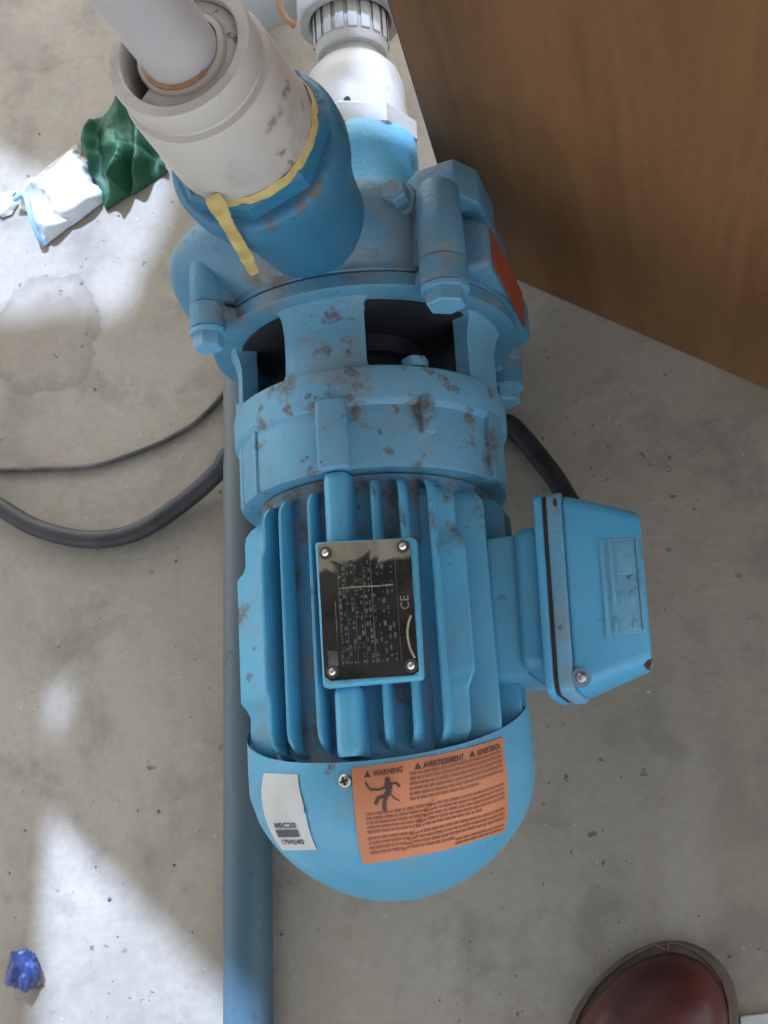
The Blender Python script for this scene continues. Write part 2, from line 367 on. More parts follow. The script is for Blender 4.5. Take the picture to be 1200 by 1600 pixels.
SHADE_SHEET_Z = 1.25
def lift(p):                                  # where the sun ray that reaches p comes through the shade sheet
    return p + SUN * ((SHADE_SHEET_Z - p.z) / SUN.z)
gaps = []
gaps.append([at(x, y, 0.0) for x, y in ((-150, 178), (0, 232), (65, 268), (140, 258), (228, 222), (272, 258), (264, 330), (247, 388),
             (222, 422), (209, 468), (186, 496), (152, 502), (140, 486), (95, 492), (50, 502), (-150, 512))])
gaps.append([at(x, y, 0.0) for x, y in ((76, 1085), (95, 1066), (142, 1040), (120, 1080), (82, 1160))])
gaps.append([at(x, y, 0.0) for x, y in ((77, 1262), (205, 1395), (350, 1545), (450, 1640), (450, 1760), (36, 1760), (55, 1600), (68, 1420))])
gaps.append([at(625 + 30 * math.cos(a), 692 + 15 * math.sin(a), 0.198) for a in [k * math.pi / 6 for k in range(12)]])
gaps.append([at(x, y, 0.125) for x, y in ((548, 236), (550, 266), (640, 292), (700, 290), (676, 222), (640, 128), (612, 128), (606, 90), (622, 40), (640, -60), (455, -60), (470, 50), (500, 92), (590, 96), (596, 232))])
cu = bpy.data.curves.new('shade_sheet', 'CURVE'); cu.dimensions = '2D'; cu.fill_mode = 'BOTH'; cu.extrude = 0.006
def spl(pts):
    s = cu.splines.new('POLY'); s.points.add(len(pts) - 1); s.use_cyclic_u = True
    for k, p in enumerate(pts): s.points[k].co = (p[0], p[1], 0, 1)
spl([(-1.7, -1.8), (0.62, -1.8), (0.62, 2.3), (-1.7, 2.3)])
for g in gaps: spl([lift(p) for p in g])
tmp = bpy.data.objects.new('shade_sheet_curve', cu); col.objects.link(tmp)
bpy.context.view_layer.update()
rme = bpy.data.meshes.new_from_object(tmp.evaluated_get(bpy.context.evaluated_depsgraph_get()))
bpy.data.objects.remove(tmp)
rme.materials.clear(); rme.transform(Matrix.Translation((0, 0, SHADE_SHEET_Z)))
rme.name = 'shade_sheet'
link('shade_sheet', rme, M['shade_sheet'], smooth=0, kind='structure')  # unseen sheet, added to cut skylight and let the sun patches through

# ------------------------------------------------------------------ brown board on the right
a0 = at(810, 440, 0); a1 = at(1200, 610, 0)
dirp = (a1 - a0).normalized(); corner = at(730, 405, 0)
corner = a0 + dirp * (corner - a0).dot(dirp); nrm = Vector((-dirp.y, dirp.x, 0))          # points away from the pump
if nrm.x < 0: nrm = -nrm
panel = empty('cabinet_side', corner, 'brown wood grain board leaning back behind the blue pump', 'board')
def panel_box(u0, u1, n0, n1, z0, z1):
    m = MB(); vs = [corner + dirp * u + nrm * (n + z * 0.14) + Vector((0, 0, z)) for z in (z0, z1) for n in (n0, n1) for u in (u0, u1)]
    return m.add(vs, [(0, 2, 3, 1), (4, 5, 7, 6), (0, 1, 5, 4), (1, 3, 7, 5), (3, 2, 6, 7), (2, 0, 4, 6)])
panel_box(0.0, 0.62, 0, 0.018, 0.0015, 0.80).build('board_face', M['wood'], panel, smooth=0, bevel=0.0008)
panel_box(-0.0015, -0.0001, 0.0005, 0.0175, 0.002, 0.80).build('edge_strip', M['edge'], panel, smooth=0)

# ------------------------------------------------------------------ the pump
pump = empty('water_pump', PB, 'dusty blue electric water pump with finned motor and bolted casing on concrete', 'pump')

# motor housing and fins
hs_ = MB(); hs_.lathe([(0.070, 0.0), (0.070, 0.0625), (0.076, 0.064), (0.216, 0.064), (0.2200, 0.066), (0.2200, 0.0)], fy, 96)
housing = hs_.build('motor_housing', M['core'], pump)
def fin(th, rt, w=0.0034, y0=0.0745, y1=0.2165, root=None, rootr=0.061, step=0.0, mat='blue', rnd=0.012, sy0=0.108, sy1=0.184, wt=None):
    """plate that runs along the motor; th = angle of the tip, root = angle of its foot, step = extra height in the middle"""
    root = th if root is None else root
    wt = wt or w * 0.72
    ys = []
    N = 34
    prof = []
    for k in range(N + 1):
        y = y0 + (y1 - y0) * k / N
        e = min(y - y0, y1 - y) / rnd
        r = rt - (0 if e >= 1 else 0.016 * (1 - math.sqrt(max(0, 1 - (1 - e) ** 2))))
        if step:
            s = max(0, min(1, min(y - sy0 + 0.003, sy1 + 0.003 - y) / 0.006)); r += step * s
        prof.append((y, r))
    a, b = R_(root), R_(th)
    rows = []
    for y, r in prof:
        p0 = Vector((rootr * math.sin(a), 0, rootr * math.cos(a))); p1 = Vector((r * math.sin(b), 0, r * math.cos(b)))
        t = (p1 - p0).normalized(); q = Vector((t.z, 0, -t.x))
        c = [p0 - q * w / 2, p1 - q * wt / 2 - t * wt * 0.3, p1 - q * wt * 0.25, p1 + q * wt * 0.25, p1 + q * wt / 2 - t * wt * 0.3, p0 + q * w / 2]
        rows.append([v + Vector((0, y, ZC)) for v in c])
    m = MB(); m.grid(rows, closed_v=True); m.add(rows[0], [tuple(range(6))]); m.add(rows[-1], [tuple(range(6))])
    return m.build('cooling_fin', M[mat], housing, smooth=40)
def vfin(th, rt, w, **k):
    x = rt * math.sin(R_(th)) * 0.98; fin(th, rt, w, root=math.degrees(math.asin(x / 0.061)), **k)
vfin(-10.3, 0.0785, 0.0030, y1=0.2150); vfin(-24.2, 0.0788, 0.0030, y1=0.2145); vfin(-34.5, 0.0785, 0.0030, y1=0.2140, step=0.0022)
fin(-71, 0.0755, 0.004, root=-54, step=0.0050, y1=0.2140)
vfin(15.2, 0.0782, 0.0028, y1=0.2180); vfin(25.8, 0.0788, 0.0028, y1=0.2180); vfin(37.2, 0.0790, 0.0032, y1=0.2180)
fin(50.5, 0.0745, 0.0040, root=37, step=0.0065, y1=0.2170); fin(64.5, 0.0780, 0.0040, root=56.5, y1=0.2150)
for a in (-95, -112, -129, -146, 84, 100, 116, 132, 148, 164, 180, -163): fin(a, 0.077, 0.0036)
# the thick rounded rib on top (tie rod cover), two lengths either side of the nameplate pad
def ridge(y0, y1, name='tie_rod_rib'):
    m = MB(); rows = []
    for k in range(21):
        y = y0 + (y1 - y0) * k / 20
        e = min(y - y0, y1 - y) / 0.006; s = 1 if e >= 1 else math.sqrt(max(0, 1 - (1 - e) ** 2)) * 0.35 + 0.65
        rows.append([Vector((x * (0.85 + 0.15 * s), y, ZC + 0.057 + (h - 0.057) * (1 if h < 0.07 else 1 - (1 - s) * 0.25))) for x, h in
                     [(-0.0072 + 0.001, 0.057), (-0.0056, 0.075), (-0.004, 0.0785), (-0.001, 0.080), (0.003, 0.080), (0.006, 0.0785), (0.0076, 0.075), (0.0082, 0.057)]])
    m.grid(rows, closed_v=True); m.add(rows[0], [tuple(range(8))]); m.add(rows[-1], [tuple(range(8))])
    return m.build(name, M['blue'], housing, smooth=50)
ridge(0.0715, 0.106); ridge(0.180, 0.2195)

# nameplate pad and plate
def quadslab(c, z0, z1, tilt=0):
    return MB().prism(c, z0, z1)
PADZ = ZC + 0.0850
padc = [(-0.0086, 0.1056), (0.0432, 0.1046), (0.0444, 0.1768), (-0.0092, 0.1815)]
MB().prism(padc, ZC + 0.0775, PADZ).build('nameplate_pad', M['blue'], housing, bevel=0.0022, segs=3, smooth=50)
PL = [Vector((-0.0066, 0.1087, 0)), Vector((0.0420, 0.1068, 0)), Vector((0.0419, 0.1755, 0)), Vector((-0.0068, 0.1798, 0))]
def plate_pt(u, v, off=0.0):
    p = PL[0] * (1 - u) * (1 - v) + PL[1] * u * (1 - v) + PL[2] * u * v + PL[3] * (1 - u) * v
    lift_ = 0.0006 + 0.0011 * max(0, (v - 0.80) / 0.2) ** 2 * (0.5 + 0.5 * math.sin(u * 9 + 1)) + 0.0004 * math.sin(v * 7 + u * 3) ** 2 + 0.0006 * max(0, (u - 0.88) / 0.12) ** 2 * math.sin(v * 12) ** 2
    return Vector((p.x, p.y, PADZ + lift_ + off))
def rounded_uv(nu=24, nv=34, r=0.06):
    rows = []
    for i in range(nv + 1):
        v = i / nv; ins = 0
        e = min(v, 1 - v) / (r * 0.7)
        if e < 1: ins = r * (1 - math.sqrt(max(0, 1 - (1 - e) ** 2)))
        rows.append([plate_pt(ins + (1 - 2 * ins) * j / nu, v, 0.0003) for j in range(nu + 1)])
    return rows
rows = rounded_uv()
m = MB(); m.grid(rows); m.grid([[p - Vector((0, 0, 0.0009)) for p in r] for r in rows], flip=True)
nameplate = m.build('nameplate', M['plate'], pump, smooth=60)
m = MB()
def uvquad(m, fn, u0, u1, v0, v1, off, nu=1, nv=1):
    m.grid([[fn(u0 + (u1 - u0) * j / nu, v0 + (v1 - v0) * i / nv, off) for j in range(nu + 1)] for i in range(nv + 1)])
for u in (0.20, 0.28, 0.375, 0.47, 0.56):                             # ruled lines of the rating table (the plate reads sideways)
    uvquad(m, plate_pt, u, u + 0.006, 0.10, 0.84, 0.0006, 1, 16)
uvquad(m, plate_pt, 0.155, 0.168, 0.22, 0.56, 0.0006, 1, 8)
uvquad(m, plate_pt, 0.565, 0.572, 0.10, 0.84, 0.0006, 1, 16); uvquad(m, plate_pt, 0.83, 0.836, 0.10, 0.84, 0.0006, 1, 16)
uvquad(m, plate_pt, 0.20, 0.80, 0.655, 0.662, 0.0006, 8, 1)
uvquad(m, plate_pt, 0.05, 0.16, 0.10, 0.21, 0.0006, 2, 2)
uvquad(m, plate_pt, 0.20, 0.76, 0.66, 0.80, 0.00055, 6, 3) if False else None
for u in (0.205, 0.245, 0.29, 0.335, 0.385, 0.43, 0.48, 0.52, 0.575, 0.62, 0.67, 0.72, 0.77):
    v = 0.11
    while v < 0.83:
        L = rng.uniform(0.008, 0.04)
        if rng.random() < (0.75 if u < 0.55 else 0.42): 
            uvquad(m, plate_pt, u + rng.uniform(0, 0.006), u + rng.uniform(0.018, 0.034), v, v + L, 0.0006, 1, 2)
        v += L + rng.uniform(0.008, 0.04)
m.build('rating_table', M['plateprint'], nameplate, smooth=0)
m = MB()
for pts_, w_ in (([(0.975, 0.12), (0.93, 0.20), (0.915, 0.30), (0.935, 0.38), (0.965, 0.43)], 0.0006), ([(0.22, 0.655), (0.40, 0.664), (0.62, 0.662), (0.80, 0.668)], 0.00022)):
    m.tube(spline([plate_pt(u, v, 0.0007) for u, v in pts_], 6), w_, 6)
m.build('glint_strip', M['film'], nameplate)  # thin strips standing in for glints on the nameplate

def text_mesh(s, size, extrude=0.0, bold=False):
    c = bpy.data.curves.new('text', 'FONT'); c.body = s; c.size = size; c.align_x = 'LEFT'; c.extrude = extrude
    c.resolution_u = 4
    if bold: c.offset = size * 0.025
    o = bpy.data.objects.new('text', c); col.objects.link(o); bpy.context.view_layer.update()
    me = bpy.data.meshes.new_from_object(o.evaluated_get(bpy.context.evaluated_depsgraph_get()))
    bpy.data.objects.remove(o)
    return me
def text_on(name, s, size, fn, mat, parent, bold=False, width=None):
    """fn maps the flat text (x, y) to a point; width squeezes the line to that length"""
    me = text_mesh(s, size, bold=bold)
    bm = bmesh.new(); bm.from_mesh(me)
    bmesh.ops.subdivide_edges(bm, edges=[e for e in bm.edges if e.calc_length() > size * 0.35], cuts=2)
    bm.to_mesh(me); bm.free()
    k = 1.0
    if width: k = width / max(v.co.x for v in me.vertices)
    for v in me.vertices: v.co = fn(v.co.x * k, v.co.y)
    me.materials.clear()
    return link(name, me, mat, parent, smooth=0)
SX, SY = 0.0475, 0.071
text_on('certification_mark', 'CE', 0.0062, lambda x, y: plate_pt(0.95 - y / SX, 0.475 + x / SY, 0.0008), M['markgrey'], nameplate)
for u, v in ((0.085, 0.925), (0.93, 0.945), (0.09, 0.06), (0.93, 0.065)):
    p = plate_pt(u, v, 0.0004)
    MB().lathe([(p.z, 0.0034), (p.z + 0.0005, 0.0033), (p.z + 0.0006, 0.0016)], fz(p.x, p.y), 20).build('washer', M['washer'], nameplate)
    MB().lathe([(p.z, 0.0019), (p.z + 0.0009, 0.0018), (p.z + 0.0016, 0.0011), (p.z + 0.0018, 0)], fz(p.x, p.y), 16).build('rivet', M['rivet'], nameplate)

# drum (front bearing shield): wall, lip, ribs
m = MB(); m.lathe([(0.2208, 0.03), (0.2208, 0.0758), (0.2225, 0.0768), (0.2555, 0.0768), (0.2570, 0.0788), (0.2590, 0.0797), (0.2730, 0.0800), (0.2765, 0.0792), (0.2780, 0.077), (0.2780, 0.02)], fy, 128)
drum = m.build('bearing_shield', M['cast'], pump)
def sector(y0, y1, r0, r1, t0, t1, n=6, m=None):
    m = m or MB(); rows = []
    for k in range(n + 1):
        a = R_(t0 + (t1 - t0) * k / n)
        rows.append([fy(y0, r0, a), fy(y1, r0, a), fy(y1, r1, a), fy(y0, r1, a)])
    m.grid(rows, closed_v=True); m.add(rows[0], [(0, 1, 2, 3)]); m.add(rows[-1], [(0, 1, 2, 3)]); return m
for t0, t1, y0, r1 in ((-4.5, 7.5, 0.2205, 0.0825), (36.5, 42, 0.2385, 0.0815), (72, 84, 0.2202, 0.0805), (-66, -57, 0.2202, 0.0776), (-42, -39, 0.2202, 0.0782), (-98, -88, 0.2400, 0.0772), (174, 186, 0.2205, 0.0835)):
    sector(y0, 0.2595, 0.070, r1, t0, t1).build('shield_rib', M['cast'], drum, bevel=0.0014, segs=3, smooth=50)
for th in (38, -62, 120, 210):                                      # nuts standing behind the lip
    a = R_(th); c = fy(0.2780, 0.0715, a)
    mm = MB(); mm.lathe([(0.2782, 0.0), (0.2782, 0.0075), (0.2835, 0.0075), (0.2842, 0.0066), (0.2842, 0.0)], fyo(c.x, c.z), 6)
    mm.build('shield_nut', M['cast'], drum, smooth=25)

# lantern: bridges between drum and casing, shaft inside
def bridge(t0, t1, flare=(1, 1)):
    y0, y1, rf = 0.2752, 0.3200, 0.007
    m = MB(); rows = []
    for k in range(29):
        y = y0 + (y1 - y0) * k / 28
        e = min(y - y0, y1 - y) / rf; f = 0 if e >= 1 else rf * (1 - math.sqrt(max(0, 1 - (1 - e) ** 2)))
        fa = math.degrees(f / 0.076)
        A = [R_(t0 - fa * flare[0] + (t1 - t0 + fa * (flare[0] + flare[1])) * j / 10) for j in range(11)]
        rr = 0.0765 + 0.005 * max(0, (y - 0.300) / 0.020) ** 2 + 0.0010 * max(0, (0.290 - y) / 0.013) ** 2
        rows.append([fy(y, rr - (0.0015 if j in (0, 10) else 0), a) for j, a in enumerate(A)] + [fy(y, 0.066, a) for a in reversed(A)])
    m.grid(rows, closed_v=True); m.build('lantern_bridge', M['cast'], pump, smooth=45)
bridge(-20, 16.5); bridge(66, 98); bridge(-100, -60); bridge(145, 215)
m = MB(); m.lathe([(0.2782, 0.019), (0.292, 0.019), (0.2922, 0.024), (0.306, 0.024), (0.3065, 0.031), (0.3180, 0.033)], fy, 48)
m.build('shaft_seal', M['dark'], pump)
MB().lathe([(0.3160, 0.010), (0.3160, 0.0745), (0.3176, 0.0745)], fy, 96).build('window_shade_disc', M['dark'], pump)  # dark disc added to paint the shade inside the lantern windows
MB().lathe([(0.2782, 0.0), (0.2783, 0.064)], fy, 64).build('drum_shade_disc', M['dark'], pump)  # dark disc painting shade onto the back face of the drum

# casing
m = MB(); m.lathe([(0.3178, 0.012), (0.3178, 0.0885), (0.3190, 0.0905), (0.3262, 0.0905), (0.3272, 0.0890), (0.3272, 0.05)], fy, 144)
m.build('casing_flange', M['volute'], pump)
def bulge(a, t):
    d = math.degrees(a); d = (d + 180) % 360 - 180
    k = math.sin(math.pi * max(0, min(1, (t - 0.3315) / 0.072))) ** 0.8
    g = 0.31 * math.exp(-((d + 44) / 34) ** 2) + 0.16 * math.exp(-((d + 92) / 36) ** 2) + 0.05 * math.exp(-((d - 70) / 26) ** 2) + 0.19 * math.exp(-((d - 6) / 26) ** 2)
    return 1 + g * k
vp = [(0.3273, 0.05), (0.3273, 0.0896), (0.3282, 0.0908), (0.3315, 0.0908), (0.3330, 0.0900), (0.336, 0.0892), (0.340, 0.0890), (0.345, 0.0889), (0.350, 0.0888), (0.355, 0.0886), (0.360, 0.0882), (0.365, 0.0876), (0.370, 0.0866), (0.375, 0.0848), (0.380, 0.0818), (0.386, 0.0760), (0.391, 0.0680), (0.3945, 0.058), (0.396, 0.046), (0.396, 0.03)]
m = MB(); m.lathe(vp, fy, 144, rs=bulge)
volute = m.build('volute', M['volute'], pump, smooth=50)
def hexbolt(c, y0, h=0.0085, r=0.0112, parent=None, mat='cast', washer=True):
    m = MB(); f = fyo(c.x, c.z)
    m.lathe([(y0, 0), (y0, r * 0.9), (y0 + 0.001, r), (y0 + h, r)], f, 6); m.lathe([(y0 + h, r), (y0 + h, 0)], f, 6)
    m.build('bolt_head', M[mat], parent, smooth=25)
    if washer:
        MB().lathe([(y0 + h, 0), (y0 + h, r * 1.18), (y0 + h + 0.0022, r * 1.2), (y0 + h + 0.0022, 0)], f, 28).build('bolt_washer', M[mat], parent)
for th, rad, y1 in ((41.5, 0.1035, 0.374), (-40.5, 0.1040, 0.362), (140, 0.1035, 0.374), (-140, 0.1035, 0.374)):
    c = fy(0, rad, R_(th)); RM = Matrix.Translation((0, 0, ZC)) @ Matrix.Rotation(R_(th), 4, 'Y')
    q = 0.0128 if th > 0 else 0.0100
    lug = MB(); lug.lathe([(0.3276, 0), (0.3276, q * 0.93), (0.329, q), (0.350, q * 0.98), (y1 - 0.004, q * 0.92), (y1, q * 0.7), (y1, 0)], fyo(c.x, c.z), 32)
    lug.build('bolt_lug', M['volute'], pump)
    MB().box(-q * 0.86, q * 0.86, 0.3292, y1 - 0.006, 0.070, rad - 0.002, M=RM).build('lug_web', M['volute'], volute, bevel=0.003)
    MB().lathe([(0.3125, 0), (0.3125, q * 0.93), (0.3135, q * 1.02), (0.3270, q * 1.02), (0.3270, 0)], fyo(c.x, c.z), 32).build('flange_ear', M['volute'], pump)
    MB().box(-q * 0.83, q * 0.83, 0.3186, 0.3265, 0.074, rad - 0.002, M=RM).build('ear_web', M['volute'], volute, bevel=0.002)
    hexbolt(c, 0.3015, r=q * 0.86, parent=pump)
# squared corner of the casing foot plate at the back right, and the flat right flank with its faded sticker
m = MB(); m.prism([(0.040, 0.366), (0.080, 0.362), (0.0911, 0.358), (0.0911, 0.3300), (0.078, 0.3290), (0.060, 0.340)], ZC - 0.06, ZC + 0.060)
m.build('casing_flank', M['volute'], volute, bevel=0.005, segs=4, smooth=50)
tri = [Vector((0.045, ZC + 0.060)), Vector((0.0560, ZC + 0.0735)), Vector((0.0790, ZC + 0.0785)), Vector((0.0885, ZC + 0.062)), Vector((0.0885, ZC + 0.020)), Vector((0.05, ZC - 0.02))]
m = MB(); n_ = len(tri)
m.add([(p.x, y, p.y) for y in (0.366, 0.388) for p in tri], [tuple(range(n_)), tuple(range(n_, 2 * n_))] + [(i, (i + 1) % n_, n_ + (i + 1) % n_, n_ + i) for i in range(n_)])
m.build('casing_corner', M['volute'], volute, bevel=0.0016, segs=3, smooth=50)
MB().box(0.0912, 0.0919, 0.3320, 0.3550, ZC - 0.035, ZC + 0.054).build('side_sticker', M['orangered'], pump, smooth=0)
# priming plug on the crown of the casing
px_, py_ = 0.0470, 0.3690
MB().lathe([(ZC + 0.060, 0.011), (ZC + 0.0800, 0.0105), (ZC + 0.0815, 0.0095), (ZC + 0.0815, 0)], fz(px_, py_), 28).build('plug_seat', M['volute'], volute)
MB().lathe([(ZC + 0.0816, 0.0075), (ZC + 0.0900, 0.0075), (ZC + 0.0912, 0.0066), (ZC + 0.0912, 0)], fz(px_, py_), 6).build('priming_plug', M['volute'], pump, smooth=25)
# discharge boss rising from the casing, suction neck behind
DX, DY = 0.0, 0.3587
m = MB(); m.lathe([(0.190, 0.0300), (0.205, 0.0310), (0.225, 0.0325), (0.245, 0.0350), (0.262, 0.0390), (0.274, 0.0430), (0.284, 0.0450), (0.2945, 0.0450), (0.2975, 0.0435), (0.2985, 0.041), (0.2985, 0.030)], fz(DX, DY), 72)
boss = m.build('discharge_boss', M['boss'], pump, smooth=50)
m = MB(); m.lathe([(0.392, 0.046), (0.399, 0.040), (0.410, 0.0365), (0.436, 0.0360), (0.439, 0.0372), (0.4540, 0.0372), (0.456, 0.035), (0.456, 0.025)], fyo(0.003, ZC), 64)
m.build('suction_neck', M['blue'], pump, smooth=50)
# foot under the casing and the motor
MB().box(-0.050, 0.050, 0.335, 0.385, 0.0, ZC - 0.070).build('casing_foot', M['volute'], pump, bevel=0.004)
MB().box(-0.035, 0.035, 0.225, 0.250, 0.0, ZC - 0.072).build('motor_foot', M['volute'], pump, bevel=0.004)

# fan cover: sheet metal cap with a scalloped mouth
def cov_r(y):
    y0, ye, re, e = 0.065, 0.0015, 0.004, 1.75
    if y >= y0: return 0.0782
    s = min(1, (y0 - y) / (y0 - ye)); return re + (0.0782 - re) * max(0, 1 - s ** e) ** (1 / e)
def rim_y(a):
    d = math.degrees(a); d = (d + 180) % 360 - 180
    return 0.0686 + 0.0237 * min(1.25, ((d - 5) / 75) ** 2)
rows = []; NA = 128
ts = [0, 0.04, 0.1, 0.2, 0.35, 0.5] + [0.5 + 0.5 * math.sin(k * math.pi / 2 / 26) for k in range(1, 27)]
for inner in (0, 1):
    for t in (ts if not inner else ts[::-1]):
        rows.append([fy(rim_y(R_(360 * k / NA)) * (1 - t) + 0.0015 * t,
                        cov_r(rim_y(R_(360 * k / NA)) * (1 - t) + 0.0015 * t) - (0.0014 if inner else 0) - (0 if t > 0.05 else 0.0), R_(360 * k / NA)) for k in range(NA)])
m = MB(); m.grid(rows, closed_v=True); 
m.add(rows[len(ts) - 1], [tuple(range(NA))])
fcover = m.build('fan_cover', M['cover'], pump, smooth=50)
def cover_pt(th, y, off=0.0):
    a = R_(th); r = cov_r(y); dr = (cov_r(y - 0.0005) - cov_r(y + 0.0005)) / -0.001
    n = Vector((math.sin(a), -dr, math.cos(a))).normalized()
    return fy(y, r, a) + n * off
def screw_at(p, n, r, parent, name='cover_screw'):
    q = n.to_track_quat('Z', 'Y').to_matrix()
    f = lambda t, rr, a: p + q @ Vector((rr * math.cos(a), rr * math.sin(a), t))
    o = MB().lathe([(-0.0005, r * 1.02), (0.0004, r), (0.0012, r * 0.85), (0.0018, r * 0.45), (0.0019, 0)], f, 24).build(name, M['steel'], parent, smooth=60)
    m = MB()
    for a in (0.4, 0.4 + math.pi / 2):
        c, s = math.cos(a), math.sin(a); L, W = r * 0.62, r * 0.13
        m.add([p + q @ Vector((x * c - y * s, x * s + y * c, 0.00205)) for x, y in ((-L, -W), (L, -W), (L, W), (-L, W))], [(0, 1, 2, 3)])
    return o, m
p = cover_pt(-1.1, 0.0597); n_ = Vector((math.sin(R_(-1.1)), -0.1, math.cos(R_(-1.1)))).normalized()
o, m = screw_at(p, n_, 0.0036, fcover); m.build('screw_slot', M['dark'], fcover, smooth=0)

# orange warning label wrapped round the cover
LW, LH = 0.0870, 0.0500
def lab_pt(u, v, off=0.0):                                         # u, v in 0..1; top edge climbs to the right with the rim
    tl = -2.6 + 8.88 * v - 4.36 * v * v; tr = 76 - 30.8 * v + 18.8 * v * v
    th = tl + (tr - tl) * u
    y = (0.0210 + 0.0445 * v) * (1 - u) + (0.0335 + 0.0455 * v) * u
    y -= 0.010 * (u - u ** 2) * 1.1
    wr = 0.00025 * (1 + math.sin(u * 14 + v * 9)) + 0.0012 * max(0, 1 - abs(v * 0.9 + 0.12 - (u - 0.18) * 1.9) / 0.05) * (v < 0.55)
    return cover_pt(th, y, 0.0005 + wr + off)
m = MB(); NU, NV = 60, 34
m.grid([[lab_pt(j / NU, i / NV) for j in range(NU + 1)] for i in range(NV + 1)])
wlabel = m.build('warning_label', M['orange'], pump, smooth=60)
def lab_flat(x0, y0): return lambda x, y: lab_pt(x0 + x / LW, y0 + y / LH, 0.0004)
def hazard(u):
    m = MB(); s = 0.0036
    pts = [(0, 0), (s, 0), (s / 2, s * 0.95)]
    m.add([lab_pt(u + x / LW, 0.885 + y / LH, 0.0004) for x, y in pts], [(0, 1, 2)]); m.build('hazard_triangle', M['ink'], wlabel, smooth=0)
for s, u, wd in (('WARNING', 0.125, 0.0150), ('AVERTISSEMENT', 0.420, 0.0225), ('ADVERTENCIA', 0.770, 0.0165)):
    hazard(u - 0.053); text_on('label_heading', s, 0.0042, lab_flat(u, 0.885), M['ink'], wlabel, bold=True, width=wd)
m = MB()
def lines(u0, u1, v_top, nrow, dv, last=1.0):
    for r in range(nrow):
        v = v_top - r * dv; u = u0; ue = u1 if r < nrow - 1 else u0 + (u1 - u0) * last
        while u < ue:
            L = min(rng.uniform(0.012, 0.06), ue - u)
            uvquad(m, lab_pt, u, u + L, v, v + dv * 0.50, 0.0004, max(1, int(L / 0.016)), 1)
            u += L + 0.008
lines(0.34, 0.97, 0.835, 6, 0.052, 0.7)
lines(0.07, 0.97, 0.485, 5, 0.046, 0.8); lines(0.07, 0.97, 0.235, 4, 0.048, 0.6); lines(0.62, 0.97, 0.06 + 0.01, 2, 0.04)
m.build('label_text', M['faintink'], wlabel, smooth=0)
m = MB()                                                          # pictogram: a falling person struck by current
def stroke(pts, w):
    for (x0, y0), (x1, y1) in zip(pts, pts[1:]):
        dx, dy = x1 - x0, y1 - y0; L = math.hypot(dx, dy) or 1; nx, ny = -dy / L * w / 2, dx / L * w / 2
        q = [(x0 + nx, y0 + ny), (x0 - nx, y0 - ny), (x1 - nx, y1 - ny), (x1 + nx, y1 + ny)]
        m.add([lab_pt(0.065 + x * 0.24, 0.50 + y * 0.36, 0.00045) for x, y in q], [(0, 1, 2, 3)])
def disc(cx, cy, r):
    m.add([lab_pt(0.065 + (cx + r * math.cos(k * math.pi / 5)) * 0.24, 0.50 + (cy + r * 1.25 * math.sin(k * math.pi / 5)) * 0.36, 0.00045) for k in range(10)], [tuple(range(10))])
disc(0.60, 0.92, 0.065)
stroke([(0.60, 0.85), (0.64, 0.62), (0.56, 0.45)], 0.16); stroke([(0.60, 0.74), (0.80, 0.80), (0.90, 0.66)], 0.06)
stroke([(0.60, 0.74), (0.40, 0.66), (0.22, 0.70)], 0.06); stroke([(0.22, 0.66), (0.12, 0.78), (0.06, 0.94)], 0.045)
stroke([(0.57, 0.46), (0.36, 0.44), (0.28, 0.26)], 0.09); stroke([(0.56, 0.46), (0.50, 0.28), (0.50, 0.04)], 0.10); stroke([(0.66, 0.5), (0.76, 0.36), (0.88, 0.26)], 0.03)
m.build('shock_pictogram', M['ink'], wlabel, smooth=0)

# white sticker on the left of the cover
def stk_pt(u, v, off=0.0):
    tl = -55 + 14.3 * v; tr = -24.5 + 4 * min(1, v * 2); th = tl + (tr - tl) * u; y = (0.031 + 0.0381 * v) * (1 - u) + (0.0291 + 0.0363 * v) * u
    return cover_pt(th, y, 0.0005 + off + 0.0012 * max(0, 1 - abs(v - 0.52) / 0.05) * max(0, u - 0.7) / 0.3)
m = MB(); m.grid([[stk_pt(j / 16, i / 40) for j in range(17)] for i in range(41)])
stk = m.build('white_sticker', M['sheetwhite'], pump, smooth=60)
m = MB(); uvquad(m, stk_pt, 0.22, 0.78, 0.18, 0.275, 0.0004, 6, 6); m.build('sticker_bar', M['greyink'], stk, smooth=0)
SW, SH = 0.031, 0.052
text_on('sticker_code', 'MSC20', 0.0048, lambda x, y: stk_pt(0.24 + x / SW, 0.30 + y / SH, 0.0004), M['greyink'], stk, bold=True, width=0.0165)
text_on('sticker_serial', '1794240', 0.0045, lambda x, y: stk_pt(0.22 + x / SW, 0.085 + y / SH, 0.0004), M['greyink'], stk, bold=True, width=0.0185)

# terminal box on the right flank
TB = Matrix.Translation((0.1035, 0.1495, ZC)) @ Matrix.Rotation(R_(-1.6), 4, 'Z')
MB().box(0.050, 0.0865, 0.1095, 0.1860, ZC - 0.030, ZC + 0.030).build('terminal_pad', M['blue'], housing, bevel=0.003)
BM = TB @ Matrix(((0, 0, 1, 0), (1, 0, 0, 0), (0, 1, 0, 0), (0, 0, 0, 1)))          # prism plane = y, z; extrusion = x
def shield(hy, zt, zb, c=0.030, n=4):                  # outline of the box seen from its front: round shouldered below
    r = 0.007; pts = [(-hy, zt - r), (-hy + r * 0.3, zt - r * 0.3), (-hy + r, zt), (hy - r, zt), (hy - r * 0.3, zt - r * 0.3), (hy, zt - r)]
    for k in range(n + 1):
        a = k / n * math.pi / 2; pts.append((hy - c * (1 - math.cos(a)), zb + c * (1 - math.sin(a))))
    for k in range(n + 1):
        a = (1 - k / n) * math.pi / 2; pts.append((-hy + c * (1 - math.cos(a)), zb + c * (1 - math.sin(a))))
    return pts
